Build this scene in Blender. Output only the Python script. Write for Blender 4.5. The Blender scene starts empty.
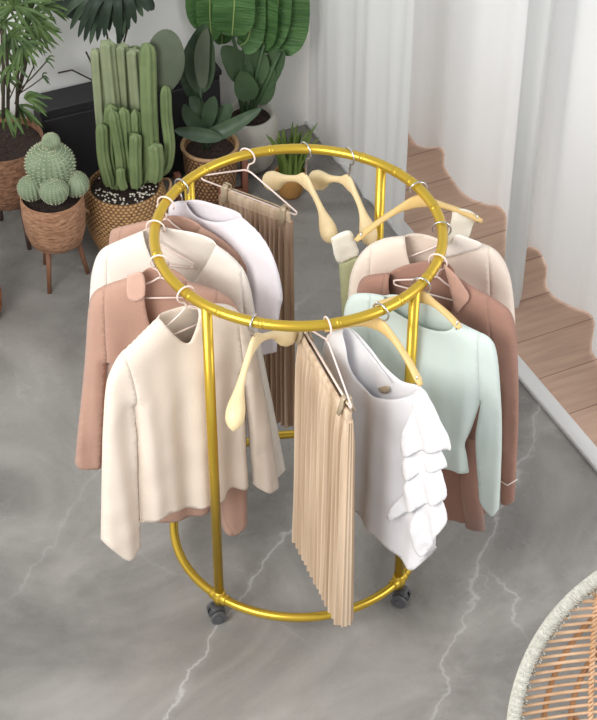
import bpy, math, random
from mathutils import Vector, noise
from mathutils.geometry import delaunay_2d_cdt
random.seed(7)
C = bpy.context.scene.collection
PI = math.pi
# ------------------------------------------------------------------ camera numbers (metres; ring centre is x=y=0)
F = 1800.0; TH = .730739; CD = 4.1575; RZ = 1.33; CH = RZ + 3.2255; RR = .42
ct, st = math.cos(TH), math.sin(TH)
def ray(p):
    x = (p[0]-298.5)/F; y = -(p[1]-360)/F
    return (x, ct+y*st, -st+y*ct)
def atz(p, z=0.0):
    d = ray(p); t = (z-CH)/d[2]
    return Vector((t*d[0], -CD+t*d[1], z))
def aty(p, y):
    d = ray(p); t = (y+CD)/d[1]
    return Vector((t*d[0], y, CH+t*d[2]))
def ring(phi, r=RR, z=RZ):
    a = math.radians(phi); return Vector((r*math.cos(a), r*math.sin(a), z))
# ------------------------------------------------------------------ helpers
def lin(c):
    return tuple(((v/255)/12.92 if v/255 <= .04045 else ((v/255+.055)/1.055)**2.4) for v in c)+(1,)
class MB:
    def __init__(s): s.v = []; s.f = []
    def add(s, vs, fs):
        b = len(s.v); s.v += [tuple(v) for v in vs]; s.f += [tuple(b+i for i in f) for f in fs]
    def tube(s, pts, r, seg=10, closed=False, caps=True, flat=1.0, up=None):
        pts = [Vector(p) for p in pts]; n = len(pts)
        rs = r if isinstance(r, (list, tuple)) else [r]*n
        ref = Vector(up) if up else None
        prev = None; vs = []
        for i, p in enumerate(pts):
            if closed: t = pts[(i+1) % n]-pts[i-1]
            else: t = pts[min(i+1, n-1)]-pts[max(i-1, 0)]
            if t.length < 1e-9: t = Vector((0, 0, 1))
            t.normalize()
            if ref is not None: a = ref - t*ref.dot(t)
            elif prev is None:
                a = Vector((0, 0, 1)) if abs(t.z) < .9 else Vector((1, 0, 0)); a = a-t*a.dot(t)
            else: a = prev-t*prev.dot(t)
            if a.length < 1e-6: a = t.orthogonal()
            a.normalize(); prev = a; b = t.cross(a)
            rr = rs[i]; ra, rb = (rr if isinstance(rr, tuple) else (rr, rr*flat))
            for k in range(seg):
                q = 2*PI*k/seg
                vs.append(p+a*math.cos(q)*ra+b*math.sin(q)*rb)
        fs = []
        m = n if closed else n-1
        for i in range(m):
            j = (i+1) % n
            for k in range(seg):
                l = (k+1) % seg
                fs.append((i*seg+k, i*seg+l, j*seg+l, j*seg+k))
        if not closed and caps:
            fs.append(tuple(range(seg))[::-1]); fs.append(tuple((n-1)*seg+k for k in range(seg)))
        s.add(vs, fs)
    def lathe(s, c, prof, seg=40, fn=None, axis=None):
        # prof list of (r,z) ; fn(angle, i)->radius factor ; axis optional direction
        c = Vector(c); vs = []; n = len(prof)
        if axis is None: ex, ey, ez = Vector((1, 0, 0)), Vector((0, 1, 0)), Vector((0, 0, 1))
        else:
            ez = Vector(axis).normalized(); ex = ez.orthogonal().normalized(); ey = ez.cross(ex)
        for i, (r, z) in enumerate(prof):
            for k in range(seg):
                a = 2*PI*k/seg; q = r*(fn(a, i) if fn else 1)
                vs.append(c+ex*q*math.cos(a)+ey*q*math.sin(a)+ez*z)
        fs = [(i*seg+k, i*seg+(k+1) % seg, (i+1)*seg+(k+1) % seg, (i+1)*seg+k) for i in range(n-1) for k in range(seg)]
        s.add(vs, fs)
    def disc(s, c, r, seg=40, bump=0, sx=1):
        c = Vector(c); vs = [c]; rings = 5
        for i in range(1, rings+1):
            for k in range(seg):
                a = 2*PI*k/seg
                vs.append(c+Vector((r*i/rings*math.cos(a), r*i/rings*math.sin(a), random.uniform(-bump, bump) if i < rings else 0)))
        fs = [(0, 1+k, 1+(k+1) % seg) for k in range(seg)]
        for i in range(rings-1):
            for k in range(seg):
                a = 1+i*seg+k; b = 1+i*seg+(k+1) % seg
                fs.append((a, a+seg, b+seg, b))
        s.add(vs, fs)
    def box(s, c, h, rz=0, bev=0.0):
        cx, cy, cz = c; a, b = math.cos(rz), math.sin(rz)
        hx, hy, hz = h; e = min(bev, hx*.9, hy*.9, hz*.9)
        vs = []
        def P(x, y, z): return (cx+a*x-b*y, cy+b*x+a*y, cz+z)
        if e <= 0:
            vs = [P(x, y, z) for z in (-hz, hz) for y in (-hy, hy) for x in (-hx, hx)]
            s.add(vs, [(0, 2, 3, 1), (4, 5, 7, 6), (0, 1, 5, 4), (2, 6, 7, 3), (0, 4, 6, 2), (1, 3, 7, 5)]); return
        loops = []
        for z, i in ((-hz, e), (-hz+e, 0), (hz-e, 0), (hz, e)):
            X, Y = hx-i, hy-i; q = e
            loops.append([P(x, y, z) for x, y in ((-X+q, -Y), (X-q, -Y), (X, -Y+q), (X, Y-q), (X-q, Y), (-X+q, Y), (-X, Y-q), (-X, -Y+q))])
        for l in loops: vs += l
        fs = [tuple(range(8))[::-1], tuple(24+k for k in range(8))]
        for i in range(3):
            for k in range(8): fs.append((i*8+k, i*8+(k+1) % 8, (i+1)*8+(k+1) % 8, (i+1)*8+k))
        s.add(vs, fs)
    def sphere(s, c, r, seg=12, rings=8, sc=(1, 1, 1), fn=None):
        c = Vector(c); vs = []
        for i in range(rings+1):
            t = PI*i/rings
            for k in range(seg):
                a = 2*PI*k/seg; q = fn(a, t) if fn else 1
                vs.append(c+Vector((r*sc[0]*q*math.sin(t)*math.cos(a), r*sc[1]*q*math.sin(t)*math.sin(a), r*sc[2]*math.cos(t))))
        s.add(vs, [(i*seg+k, (i+1)*seg+k, (i+1)*seg+(k+1) % seg, i*seg+(k+1) % seg) for i in range(rings) for k in range(seg)])
    def build(s, name, mat, parent=None, origin=None, smooth=True, angle=None):
        me = bpy.data.meshes.new(name)
        L = Vector(parent['_w']) if parent is not None else Vector(origin or (0, 0, 0))
        me.from_pydata([tuple(Vector(v)-L) for v in s.v], [], s.f)
        me.validate(); me.update()
        for p in me.polygons: p.use_smooth = smooth
        if smooth and angle: 
            try: me.set_sharp_from_angle(angle=math.radians(angle))
            except Exception: pass
        o = bpy.data.objects.new(name, me); C.objects.link(o)
        if parent is not None: o.parent = parent
        else: o.location = L
        o['_w'] = tuple(L)
        me.materials.append(mat)
        return o
def thing(name, label, cat, loc=(0, 0, 0), group=None):
    o = bpy.data.objects.new(name, None); C.objects.link(o); o.location = loc; o.empty_display_size = .05
    o['_w'] = tuple(loc); o['label'] = label; o['category'] = cat
    if group: o['group'] = group
    return o
def tag(o, label, cat, group=None):
    o['label'] = label; o['category'] = cat
    if group: o['group'] = group
    return o
def catmull(pts, n=6, closed=False):
    pts = [Vector(p) for p in pts]; out = []; m = len(pts)
    for i in range(m if closed else m-1):
        g = lambda k: pts[k % m] if closed else pts[max(0, min(m-1, k))]
        p0, p1, p2, p3 = g(i-1), g(i), g(i+1), g(i+2)
        for j in range(n):
            t = j/n
            out.append(.5*((2*p1)+(p2-p0)*t+(2*p0-5*p1+4*p2-p3)*t*t+(3*p1-p0-3*p2+p3)*t**3))
    if not closed: out.append(pts[-1])
    return out
# ------------------------------------------------------------------ materials
def mat(name, col, rough=.6, metal=0, spec=.5, var=0, vscale=8, bump=0, bscale=60, col2=None, sheen=0, trans=0, stretch=(1, 1, 1), detail=4, emit=0, coat=0):
    m = bpy.data.materials.new(name); m.use_nodes = True
    N, L = m.node_tree.nodes, m.node_tree.links
    b = N['Principled BSDF']; b.inputs['Roughness'].default_value = rough; b.inputs['Metallic'].default_value = metal
    b.inputs['Specular IOR Level'].default_value = spec
    c1 = lin(col); b.inputs['Base Color'].default_value = c1
    tc = N.new('ShaderNodeTexCoord'); mp = N.new('ShaderNodeMapping'); mp.inputs['Scale'].default_value = stretch
    L.new(tc.outputs['Object'], mp.inputs[0])
    if col2 or var:
        c2 = lin(col2) if col2 else tuple(max(0, x*(1-var)) for x in c1[:3])+(1,)
        nz = N.new('ShaderNodeTexNoise'); nz.inputs['Scale'].default_value = vscale; nz.inputs['Detail'].default_value = detail
        L.new(mp.outputs[0], nz.inputs['Vector'])
        cr = N.new('ShaderNodeValToRGB'); cr.color_ramp.elements[0].position = .35; cr.color_ramp.elements[1].position = .65
        cr.color_ramp.elements[0].color = c1; cr.color_ramp.elements[1].color = c2
        L.new(nz.outputs['Fac'], cr.inputs[0]); L.new(cr.outputs[0], b.inputs['Base Color'])
    if bump:
        nb = N.new('ShaderNodeTexNoise'); nb.inputs['Scale'].default_value = bscale; nb.inputs['Detail'].default_value = 6
        L.new(mp.outputs[0], nb.inputs['Vector'])
        bp = N.new('ShaderNodeBump'); bp.inputs['Strength'].default_value = bump; bp.inputs['Distance'].default_value = .01
        L.new(nb.outputs['Fac'], bp.inputs['Height']); L.new(bp.outputs[0], b.inputs['Normal'])
    if sheen: b.inputs['Sheen Weight'].default_value = sheen; b.inputs['Sheen Roughness'].default_value = .5
    if coat: b.inputs['Coat Weight'].default_value = coat; b.inputs['Coat Roughness'].default_value = .15
    if trans:
        tr = N.new('ShaderNodeBsdfTranslucent'); mx = N.new('ShaderNodeMixShader'); mx.inputs[0].default_value = trans
        tr.inputs['Color'].default_value = c1
        L.new(b.outputs[0], mx.inputs[1]); L.new(tr.outputs[0], mx.inputs[2]); L.new(mx.outputs[0], N['Material Output'].inputs[0])
    return m
def weave(name, c_light, c_dark, su=60, sz=60, rough=.7, bump=.6):
    """woven basket: bands by height and angle"""
    m = bpy.data.materials.new(name); m.use_nodes = True
    N, L = m.node_tree.nodes, m.node_tree.links; b = N['Principled BSDF']; b.inputs['Roughness'].default_value = rough
    tc = N.new('ShaderNodeTexCoord'); sp = N.new('ShaderNodeSeparateXYZ'); L.new(tc.outputs['Object'], sp.inputs[0])
    def mth(op, a, bb=None):
        n = N.new('ShaderNodeMath'); n.operation = op
        for i, x in enumerate((a, bb)):
            if x is None: continue
            if isinstance(x, (int, float)): n.inputs[i].default_value = x
            else: L.new(x, n.inputs[i])
        return n.outputs[0]
    ang = mth('ARCTAN2', sp.outputs[1], sp.outputs[0])
    zz = mth('MULTIPLY', sp.outputs[2], sz)
    row = mth('FLOOR', zz)
    ph = mth('MULTIPLY', row, PI)
    s1 = mth('SINE', mth('ADD', mth('MULTIPLY', ang, su), ph))
    s2 = mth('SINE', mth('MULTIPLY', mth('FRACT', zz), PI))
    h = mth('MULTIPLY', mth('ADD', mth('MULTIPLY', s1, .5), .5), s2)
    nz = N.new('ShaderNodeTexNoise'); nz.inputs['Scale'].default_value = 45; L.new(tc.outputs['Object'], nz.inputs['Vector'])
    h2 = mth('ADD', mth('MULTIPLY', h, .75), mth('MULTIPLY', nz.outputs['Fac'], .4))
    cr = N.new('ShaderNodeValToRGB'); cr.color_ramp.elements[0].color = lin(c_dark); cr.color_ramp.elements[1].color = lin(c_light)
    cr.color_ramp.elements[0].position = .15; cr.color_ramp.elements[1].position = .7
    L.new(h2, cr.inputs[0]); L.new(cr.outputs[0], b.inputs['Base Color'])
    bp = N.new('ShaderNodeBump'); bp.inputs['Strength'].default_value = bump; bp.inputs['Distance'].default_value = .01
    L.new(h2, bp.inputs['Height']); L.new(bp.outputs[0], b.inputs['Normal'])
    return m
def marble():
    m = bpy.data.materials.new('grey marble'); m.use_nodes = True
    N, L = m.node_tree.nodes, m.node_tree.links; b = N['Principled BSDF']
    b.inputs['Roughness'].default_value = .22; b.inputs['Specular IOR Level'].default_value = .35
    tc = N.new('ShaderNodeTexCoord')
    def mth(op, a, bb=None, cc=None, clamp=False):
        n = N.new('ShaderNodeMath'); n.operation = op; n.use_clamp = clamp
        for i, x in enumerate((a, bb, cc)):
            if x is None: continue
            if isinstance(x, (int, float)): n.inputs[i].default_value = x
            else: L.new(x, n.inputs[i])
        return n.outputs[0]
    def nzt(scale, det=5, dist=0, rgh=.5):
        n = N.new('ShaderNodeTexNoise'); n.inputs['Scale'].default_value = scale; n.inputs['Detail'].default_value = det
        n.inputs['Distortion'].default_value = dist; n.inputs['Roughness'].default_value = rgh
        L.new(tc.outputs['Object'], n.inputs['Vector']); return n
    big = nzt(1.3, 6, 1.2, .6)
    cr = N.new('ShaderNodeValToRGB'); e = cr.color_ramp.elements
    e[0].position = .32; e[0].color = lin((108, 105, 101)); e[1].position = .68; e[1].color = lin((158, 154, 149))
    L.new(big.outputs['Fac'], cr.inputs[0])
    sp = N.new('ShaderNodeSeparateXYZ'); L.new(tc.outputs['Object'], sp.inputs[0])
    wob = nzt(5, 6, .4); wob2 = nzt(26, 4)
    w = mth('ADD', mth('MULTIPLY', mth('SUBTRACT', wob.outputs['Fac'], .5), .20), mth('MULTIPLY', mth('SUBTRACT', wob2.outputs['Fac'], .5), .03))
    tot = None
    # long veins running across the floor slabs: x = a + b*y over a range of y
    for (a, bb, y0, y1, wd, amp) in ((-.065, .50, -1.6, .25, .008, .8), (.665, .33, -1.6, .9, .008, .6), (.62, -.28, -.45, -.1, .008, .6),
                                     (-.84, .36, -.3, .6, .007, .35), (-.62, -1.5, -.5, .1, .006, .3), (-1.0, .8, .5, 1.4, .008, .35), (1.35, .6, -1, 2, .01, .5)):
        d = mth('ABSOLUTE', mth('SUBTRACT', mth('ADD', sp.outputs[0], w), mth('ADD', mth('MULTIPLY', sp.outputs[1], bb), a)))
        v = mth('SUBTRACT', 1, mth('DIVIDE', d, wd), clamp=True)
        soft = mth('MULTIPLY', mth('SUBTRACT', 1, mth('DIVIDE', d, wd*5), clamp=True), .22)
        v = mth('ADD', v, soft)
        gate = mth('MULTIPLY', mth('MULTIPLY', mth('SUBTRACT', sp.outputs[1], y0), 8, clamp=True), mth('MULTIPLY', mth('SUBTRACT', y1, sp.outputs[1]), 8, clamp=True), clamp=True)
        v = mth('MULTIPLY', mth('MULTIPLY', v, gate), amp)
        tot = v if tot is None else mth('MAXIMUM', tot, v)
    # fine broken crackle veins
    vo = N.new('ShaderNodeTexVoronoi'); vo.feature = 'DISTANCE_TO_EDGE'; vo.inputs['Scale'].default_value = 2.3
    mixv = N.new('ShaderNodeVectorMath'); mixv.operation = 'ADD'
    nv = nzt(3, 6); L.new(tc.outputs['Object'], mixv.inputs[0]); L.new(nv.outputs['Color'], mixv.inputs[1]); L.new(mixv.outputs[0], vo.inputs['Vector'])
    crack = mth('SUBTRACT', 1, mth('DIVIDE', vo.outputs['Distance'], .018), clamp=True)
    patch = nzt(2.2, 3); pg = mth('MULTIPLY', mth('SUBTRACT', patch.outputs['Fac'], .52), 6, clamp=True)
    tot = mth('MAXIMUM', tot, mth('MULTIPLY', mth('MULTIPLY', crack, pg), .32))
    mx = N.new('ShaderNodeMix'); mx.data_type = 'RGBA'
    L.new(mth('MULTIPLY', tot, .5, clamp=True), mx.inputs[0]); L.new(cr.outputs[0], mx.inputs[6]); mx.inputs[7].default_value = lin((206, 203, 200))
    L.new(mx.outputs[2], b.inputs['Base Color'])
    r = nzt(9, 4); L.new(mth('ADD', mth('MULTIPLY', r.outputs['Fac'], .15), .2), b.inputs['Roughness'])
    return m
def planks():
    m = bpy.data.materials.new('brown planks'); m.use_nodes = True
    N, L = m.node_tree.nodes, m.node_tree.links; b = N['Principled BSDF']; b.inputs['Roughness'].default_value = .5
    tc = N.new('ShaderNodeTexCoord'); mp = N.new('ShaderNodeMapping'); mp.inputs['Rotation'].default_value = (0, 0, 0)
    L.new(tc.outputs['Object'], mp.inputs[0])
    br = N.new('ShaderNodeTexBrick'); br.inputs['Scale'].default_value = 1; br.inputs['Brick Width'].default_value = .95; br.inputs['Row Height'].default_value = .21
    br.inputs['Mortar Size'].default_value = .0025; br.inputs['Color1'].default_value = lin((206, 172, 150)); br.inputs['Color2'].default_value = lin((190, 157, 136)); br.inputs['Mortar'].default_value = lin((140, 110, 92))
    L.new(mp.outputs[0], br.inputs['Vector'])
    mp2 = N.new('ShaderNodeMapping'); mp2.inputs['Scale'].default_value = (1.5, 14, 1); L.new(tc.outputs['Object'], mp2.inputs[0])
    nz = N.new('ShaderNodeTexNoise'); nz.inputs['Scale'].default_value = 2.5; nz.inputs['Detail'].default_value = 6; L.new(mp2.outputs[0], nz.inputs['Vector'])
    mx = N.new('ShaderNodeMix'); mx.data_type = 'RGBA'; mx.blend_type = 'OVERLAY'; mx.inputs[0].default_value = .35
    L.new(br.outputs[0], mx.inputs[6]); L.new(nz.outputs['Fac'], mx.inputs[7]); L.new(mx.outputs[2], b.inputs['Base Color'])
    return m
M = dict(
 marble=marble(), planks=planks(),
 wall=mat('grey plaster', (246, 245, 242), .9, var=.03, vscale=3),
 strip=mat('white threshold', (222, 221, 219), .5),
 curtain=mat('white curtain', (234, 235, 234), .95, trans=.33, spec=.1),
 gold=mat('gold steel', (208, 174, 62), .3, metal=.75, spec=.6),
 black=mat('black plastic', (66, 66, 68), .35), wheelm=mat('grey wheel', (88, 88, 90), .5), steel=mat('steel', (170, 168, 165), .3, metal=1),
 cream=mat('cream knit', (238, 223, 207), .95, var=.05, vscale=5, bump=.15, bscale=260, sheen=.2, spec=.15),
 ivory=mat('ivory knit', (240, 232, 221), .95, var=.04, vscale=5, bump=.15, bscale=260, sheen=.2, spec=.15),
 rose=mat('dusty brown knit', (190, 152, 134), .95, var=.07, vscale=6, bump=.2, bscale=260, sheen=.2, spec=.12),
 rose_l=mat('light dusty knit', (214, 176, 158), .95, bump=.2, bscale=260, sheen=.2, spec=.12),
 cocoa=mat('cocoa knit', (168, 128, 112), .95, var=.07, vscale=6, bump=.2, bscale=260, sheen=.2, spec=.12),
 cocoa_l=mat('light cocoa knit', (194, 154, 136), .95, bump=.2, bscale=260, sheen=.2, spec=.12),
 white=mat('white cotton', (248, 247, 249), .9, bump=.1, bscale=120, trans=.12, spec=.2),
 lilac=mat('pale lilac cotton', (228, 222, 226), .9, bump=.1, bscale=120, spec=.2),
 mint=mat('mint knit', (214, 226, 219), .93, var=.05, vscale=5, bump=.12, bscale=260, sheen=.2, spec=.15),
 pleat=mat('beige pleated cloth', (222, 200, 174), .8, col2=(184, 158, 130), vscale=42, spec=.2, stretch=(1, 1, .02)),  # darker vertical streaks paint the shade between pleats into the colour
 pleat_d=mat('taupe pleated cloth', (206, 180, 156), .85, col2=(164, 136, 114), vscale=42, spec=.2, stretch=(1, 1, .02)),  # second colour is painted pleat shade, drawn as upright streaks
 cami=mat('off white satin', (236, 231, 216), .6, spec=.3), sage=mat('sage lining', (178, 180, 140), .9),
 wire=mat('pale rose wire', (236, 216, 206), .35, spec=.6), chrome=mat('chrome wire', (205, 205, 205), .2, metal=1), clip=mat('champagne clip', (190, 172, 145), .4, metal=.3),
 wood=mat('pale beech', (238, 214, 166), .45, var=.08, vscale=6, stretch=(6, 6, 1)), wood2=mat('honey beech', (228, 194, 128), .45, var=.1, vscale=6, stretch=(6, 6, 1)),
 cork=mat('cork pot', (176, 134, 104), .9, col2=(140, 100, 74), vscale=38, bump=.9, bscale=50, stretch=(1, 1, 2.2)),
 corkd=mat('dark cork pot', (150, 110, 84), .9, col2=(112, 78, 58), vscale=38, bump=.9, bscale=50, stretch=(1, 1, 2.2)),
 basket=weave('open woven basket', (190, 148, 98), (92, 62, 36), 48, 84), basket2=weave('fine woven basket', (170, 130, 84), (120, 86, 52), 70, 110, bump=.4),
 basket3=weave('rough woven basket', (164, 124, 84), (66, 42, 26), 36, 58),
 rim=mat('basket rim', (186, 150, 110), .8, var=.2, vscale=60, bump=.6, bscale=80),
 concrete=mat('pale concrete', (196, 192, 182), .9, var=.12, vscale=20, bump=.3, bscale=90),
 ochre=mat('ochre clay', (170, 124, 66), .8, var=.12, vscale=14, bump=.3, bscale=60), terra=mat('orange wicker', (166, 104, 66), .8, col2=(110, 62, 36), vscale=40, bump=.9, bscale=60),
 soil=mat('dark soil', (62, 46, 38), 1, col2=(38, 28, 24), vscale=60, bump=1, bscale=120), pebble=mat('white pebble', (226, 220, 206), .7),
 legw=mat('walnut leg', (124, 84, 60), .6, var=.2, vscale=10, stretch=(4, 4, 1)), legd=mat('dark walnut leg', (84, 62, 54), .6),
 redw=mat('reddish wood', (132, 84, 66), .6), bench=mat('black lacquer', (42, 42, 45), .5, var=.1, vscale=2), ceram=mat('dark ceramic', (60, 58, 56), .5),
 cact=mat('grey green cactus', (140, 154, 126), .8, col2=(116, 132, 104), vscale=18), spine=mat('cream spines', (214, 216, 186), .8),
 col=mat('column cactus', (126, 142, 96), .7, col2=(104, 122, 78), vscale=9), colp=mat('pale column cactus', (150, 158, 124), .8, col2=(132, 144, 110), vscale=9),
 paddle=mat('grey green paddle', (98, 106, 88), .8, col2=(84, 94, 76), vscale=7), paddle_l=mat('pale paddle', (128, 144, 104), .8, col2=(114, 132, 92), vscale=7),
 banana=mat('banana leaf', (84, 124, 68), .5, col2=(58, 96, 48), vscale=5, bump=.6, bscale=16, stretch=(1, 1, 6)), banana_d=mat('dull leaf', (76, 102, 66), .6, col2=(60, 84, 54), vscale=9),
 vein=mat('pale midrib', (150, 172, 104), .6), palm=mat('palm green', (92, 116, 62), .55, col2=(60, 84, 42), vscale=12), palmd=mat('dark palm', (50, 66, 50), .6, col2=(36, 50, 38), vscale=10),
 darkleaf=mat('dark glossy leaf', (74, 94, 68), .4, col2=(50, 70, 50), vscale=9), snake=mat('grass green', (104, 124, 56), .6, col2=(82, 104, 44), vscale=14), stemd=mat('dark stem', (66, 58, 44), .8),
 rattan=mat('rattan cane', (226, 188, 152), .55, col2=(204, 162, 122), vscale=14), rattan_d=mat('brown cane', (176, 128, 84), .6, var=.2, vscale=14),
 rope=mat('white cord wrap', (222, 219, 206), .9, var=.14, vscale=60, bump=1, bscale=140),
)
# ------------------------------------------------------------------ setting
WA = math.radians(23.6); CO = Vector((.056, 2.504, 0))          # room corner and wall direction
wu = Vector((math.cos(WA), math.sin(WA), 0)); wv = Vector((math.sin(WA), -math.cos(WA), 0))   # along back wall (to the right), along window line (towards camera)
def struct(name, mb, m, **k):
    o = mb.build(name, m, **k); o['kind'] = 'structure'; return o
def quad(p, a, b, nz=1):
    mb = MB(); p = Vector(p); mb.add([p, p+a, p+a+b, p+b], [(0, 1, 2, 3)]); return mb
wv2 = Vector((math.cos(math.radians(-64.6)), math.sin(math.radians(-64.6)), 0))
mb = MB(); mb.add([CO-wu*5, CO, CO+wv2*6.5, Vector((-5, -5, 0))], [(3, 2, 1, 0)]); struct('floor', mb, M['marble'], smooth=False)
# boards over the platform beyond the threshold (its own axes so the boards run square to the window line)
me = MB(); L2 = 6.5; W2 = 3.0
me.add([(0, 0, .006), (W2, 0, .006), (W2, -L2, .006), (0, -L2, .006)], [(3, 2, 1, 0)])
o = struct('floor_wood', me, M['planks'], smooth=False)
wr = math.atan2(wv2.x, -wv2.y); o.rotation_euler = (0, 0, wr); o.location = CO
mb = MB(); mid = CO+wv2*3.25; mb.box((mid.x, mid.y, .008), (.030, 3.25, .012), rz=wr, bev=.004); struct('trim_1', mb, M['strip'])
mb = MB(); p = CO-wu*1.6; q = wu; nb = Vector((-wu.y, wu.x, 0))
c = CO-wu*1.1+nb*.05; mb.box((c.x, c.y, 1.4), (4.2, .05, 1.4), rz=WA); struct('wall_back', mb, M['wall'], smooth=False)
# ------------------------------------------------------------------ curtains
def curtain(name, path, label, zt=2.7, z0=.012, n=9, amp=.012):
    pts = catmull([(x, y, 0) for x, y in path], n); mb = MB(); rows = 26; vs = []
    for j in range(rows+1):
        z = z0+(zt-z0)*(j/rows)**1.2
        for i, p in enumerate(pts):
            t = pts[min(i+1, len(pts)-1)]-pts[max(i-1, 0)]; t.normalize(); nn = Vector((-t.y, t.x, 0))
            d = amp*noise.noise(Vector((i*.09, z*.5, 3)))*2
            vs.append(p+nn*d+Vector((0, 0, z)))
    n_ = len(pts)
    mb.add(vs, [(j*n_+i, j*n_+i+1, (j+1)*n_+i+1, (j+1)*n_+i) for j in range(rows) for i in range(n_-1)])
    o = mb.build(name, M['curtain'])
    return tag(o, label, 'curtain')
pth = []
for i in range(17):
    s = i/16; b = CO+wv2*(.02+s*.93)-Vector((-wv2.y, wv2.x, 0))*(.03)
    nn = Vector((-wv2.y, wv2.x, 0)); b = b+nn*(.012*math.sin(s*17+.6)+.004*math.sin(s*37)); pth.append((b.x, b.y))
curtain('curtain', pth, 'narrow pale curtain panel hanging in the room corner behind the gold rack', amp=.008)
bp_ = [(.40, 2.55), (.47, 2.45), (.515, 2.33), (.555, 2.30), (.615, 2.30), (.635, 2.24), (.635, 2.14), (.665, 2.03), (.72, 1.935), (.79, 1.89), (.845, 1.87), (.862, 1.78), (.84, 1.60), (.822, 1.40), (.828, 1.25), (.862, 1.22), (.885, 1.32), (.893, 1.50), (.93, 1.60), (.98, 1.575), (.995, 1.48),
       (.985, 1.38), (1.01, 1.29), (1.07, 1.22), (1.125, 1.20), (1.145, 1.14), (1.125, 1.02), (1.13, .92), (1.18, .86), (1.25, .86), (1.28, .76), (1.24, .62), (1.28, .5), (1.36, .46), (1.44, .42)]
curtain('curtain', bp_, 'wide white curtain in deep folds hanging over the wooden boards', amp=.006)
# ------------------------------------------------------------------ the rack
rack = thing('clothes_rack', 'round gold steel clothes rack on castors, hung with clothes', 'clothes rack', (0, 0, 0))
circ = lambda z, r=RR, n=120: [(r*math.cos(2*PI*k/n), r*math.sin(2*PI*k/n), z) for k in range(n)]
TR = .0155; BZ = .10
mb = MB(); mb.tube(circ(RZ), TR, 14, closed=True, up=(0, 0, 1)); mb.build('upper_ring', M['gold'], rack)
mb = MB(); mb.tube(circ(BZ), TR*.95, 14, closed=True, up=(0, 0, 1)); mb.build('lower_ring', M['gold'], rack)
PA = (-127.5, -39.0, 53.0, 142.0)
for a in PA:
    mb = MB(); b = ring(a, RR, BZ); t = ring(a, RR, RZ); mb.tube([b, t], .0155, 14); mb.build('pole', M['gold'], rack)
def arc(a0, a1, z, r=RR, n=8): return [ring(a0+(a1-a0)*i/n, r, z) for i in range(n+1)]
for a in PA:
    for z, w in ((BZ, 4.2),):
        mb = MB(); mb.tube(arc(a-w, a+w, z), TR*1.22, 12); mb.tube([ring(a, RR, z-.025), ring(a, RR, z+.03)], .0185, 12)
        mb.sphere(ring(a, RR, z), .024, 12, 8)
        mb.build('joint_collar', M['gold'], rack)
for a in (-136, -121, -48, -30, 62, 45, 36, 150, 133, -104, -75, 102, 15, -165):      # seams where the ring sections are sleeved together
    mb = MB(); mb.tube(arc(a-.9, a+.9, RZ, n=3), TR*1.05, 12); mb.build('ring_sleeve', M['gold'], rack)
for i, (a, rot) in enumerate(zip(PA, (200, -20, 60, 130))):
    b = ring(a, RR, 0); r_ = math.radians(rot); d = Vector((math.cos(r_), math.sin(r_), 0)); s_ = Vector((-d.y, d.x, 0))
    off = b+d*.012
    mb = MB(); mb.tube([ring(a, RR, .052), ring(a, RR, .09)], .010, 10)
    for s in (-1, 1):      # twin hooded side plates
        mb.tube([off+s_*s*.006+Vector((0, 0, .034)), off+s_*s*.019+Vector((0, 0, .034))], [.029, .025], 20)
    mb.box((off.x, off.y, .052), (.02, .017, .012), rz=r_, bev=.005)
    fk = mb.build('caster', M['black'], rack, angle=40)
    for s in (-1, 1):
        w = MB(); w.tube([off+s_*s*.0195+Vector((0, 0, .026)), off+s_*s*.030+Vector((0, 0, .026))], .026, 20)
        w.tube([off+s_*s*.030+Vector((0, 0, .026)), off+s_*s*.034+Vector((0, 0, .026))], .012, 12)
        w.build('wheel', M['wheelm'], fk, angle=40)
# ------------------------------------------------------------------ hanging frames
class Frame:
    def __init__(s, phi, az):
        s.O = ring(phi); s.a = math.radians(az); s.e = Vector((math.cos(s.a), math.sin(s.a), 0)); s.phi = phi
        n = Vector((-math.sin(s.a), math.cos(s.a), 0)); s.n = n if n.y < 0 else -n
    def W(s, u, z, w=0): return s.O+s.e*u+s.n*w+Vector((0, 0, z))      # z relative to the ring
    def UV(s, p, w=0):
        d = Vector(ray(p)); o = s.O+s.n*w; cam = Vector((0, -CD, CH))
        t = (o-cam).dot(s.n)/d.dot(s.n); q = cam+d*t-s.O
        return (q.dot(s.e), q.z)
def hook_path(fr, side=1, r=.027, drop=.062, tilt=0.0):
    """wire hook that sits over the ring tube and comes down to the hanger centre"""
    pts = []; cz = TR+.003-r+.002
    for k in range(15):
        t = math.radians(205-k*(205+55)/14)
        pts.append((side*r*math.cos(t), cz+r*math.sin(t)))
    pts += [(side*.006, cz-r*1.05), (0, -drop*.82), (0, -drop)]
    return [fr.W(u, z, tilt*(drop+z)*.0) for u, z in pts]
HR = .0028
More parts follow.
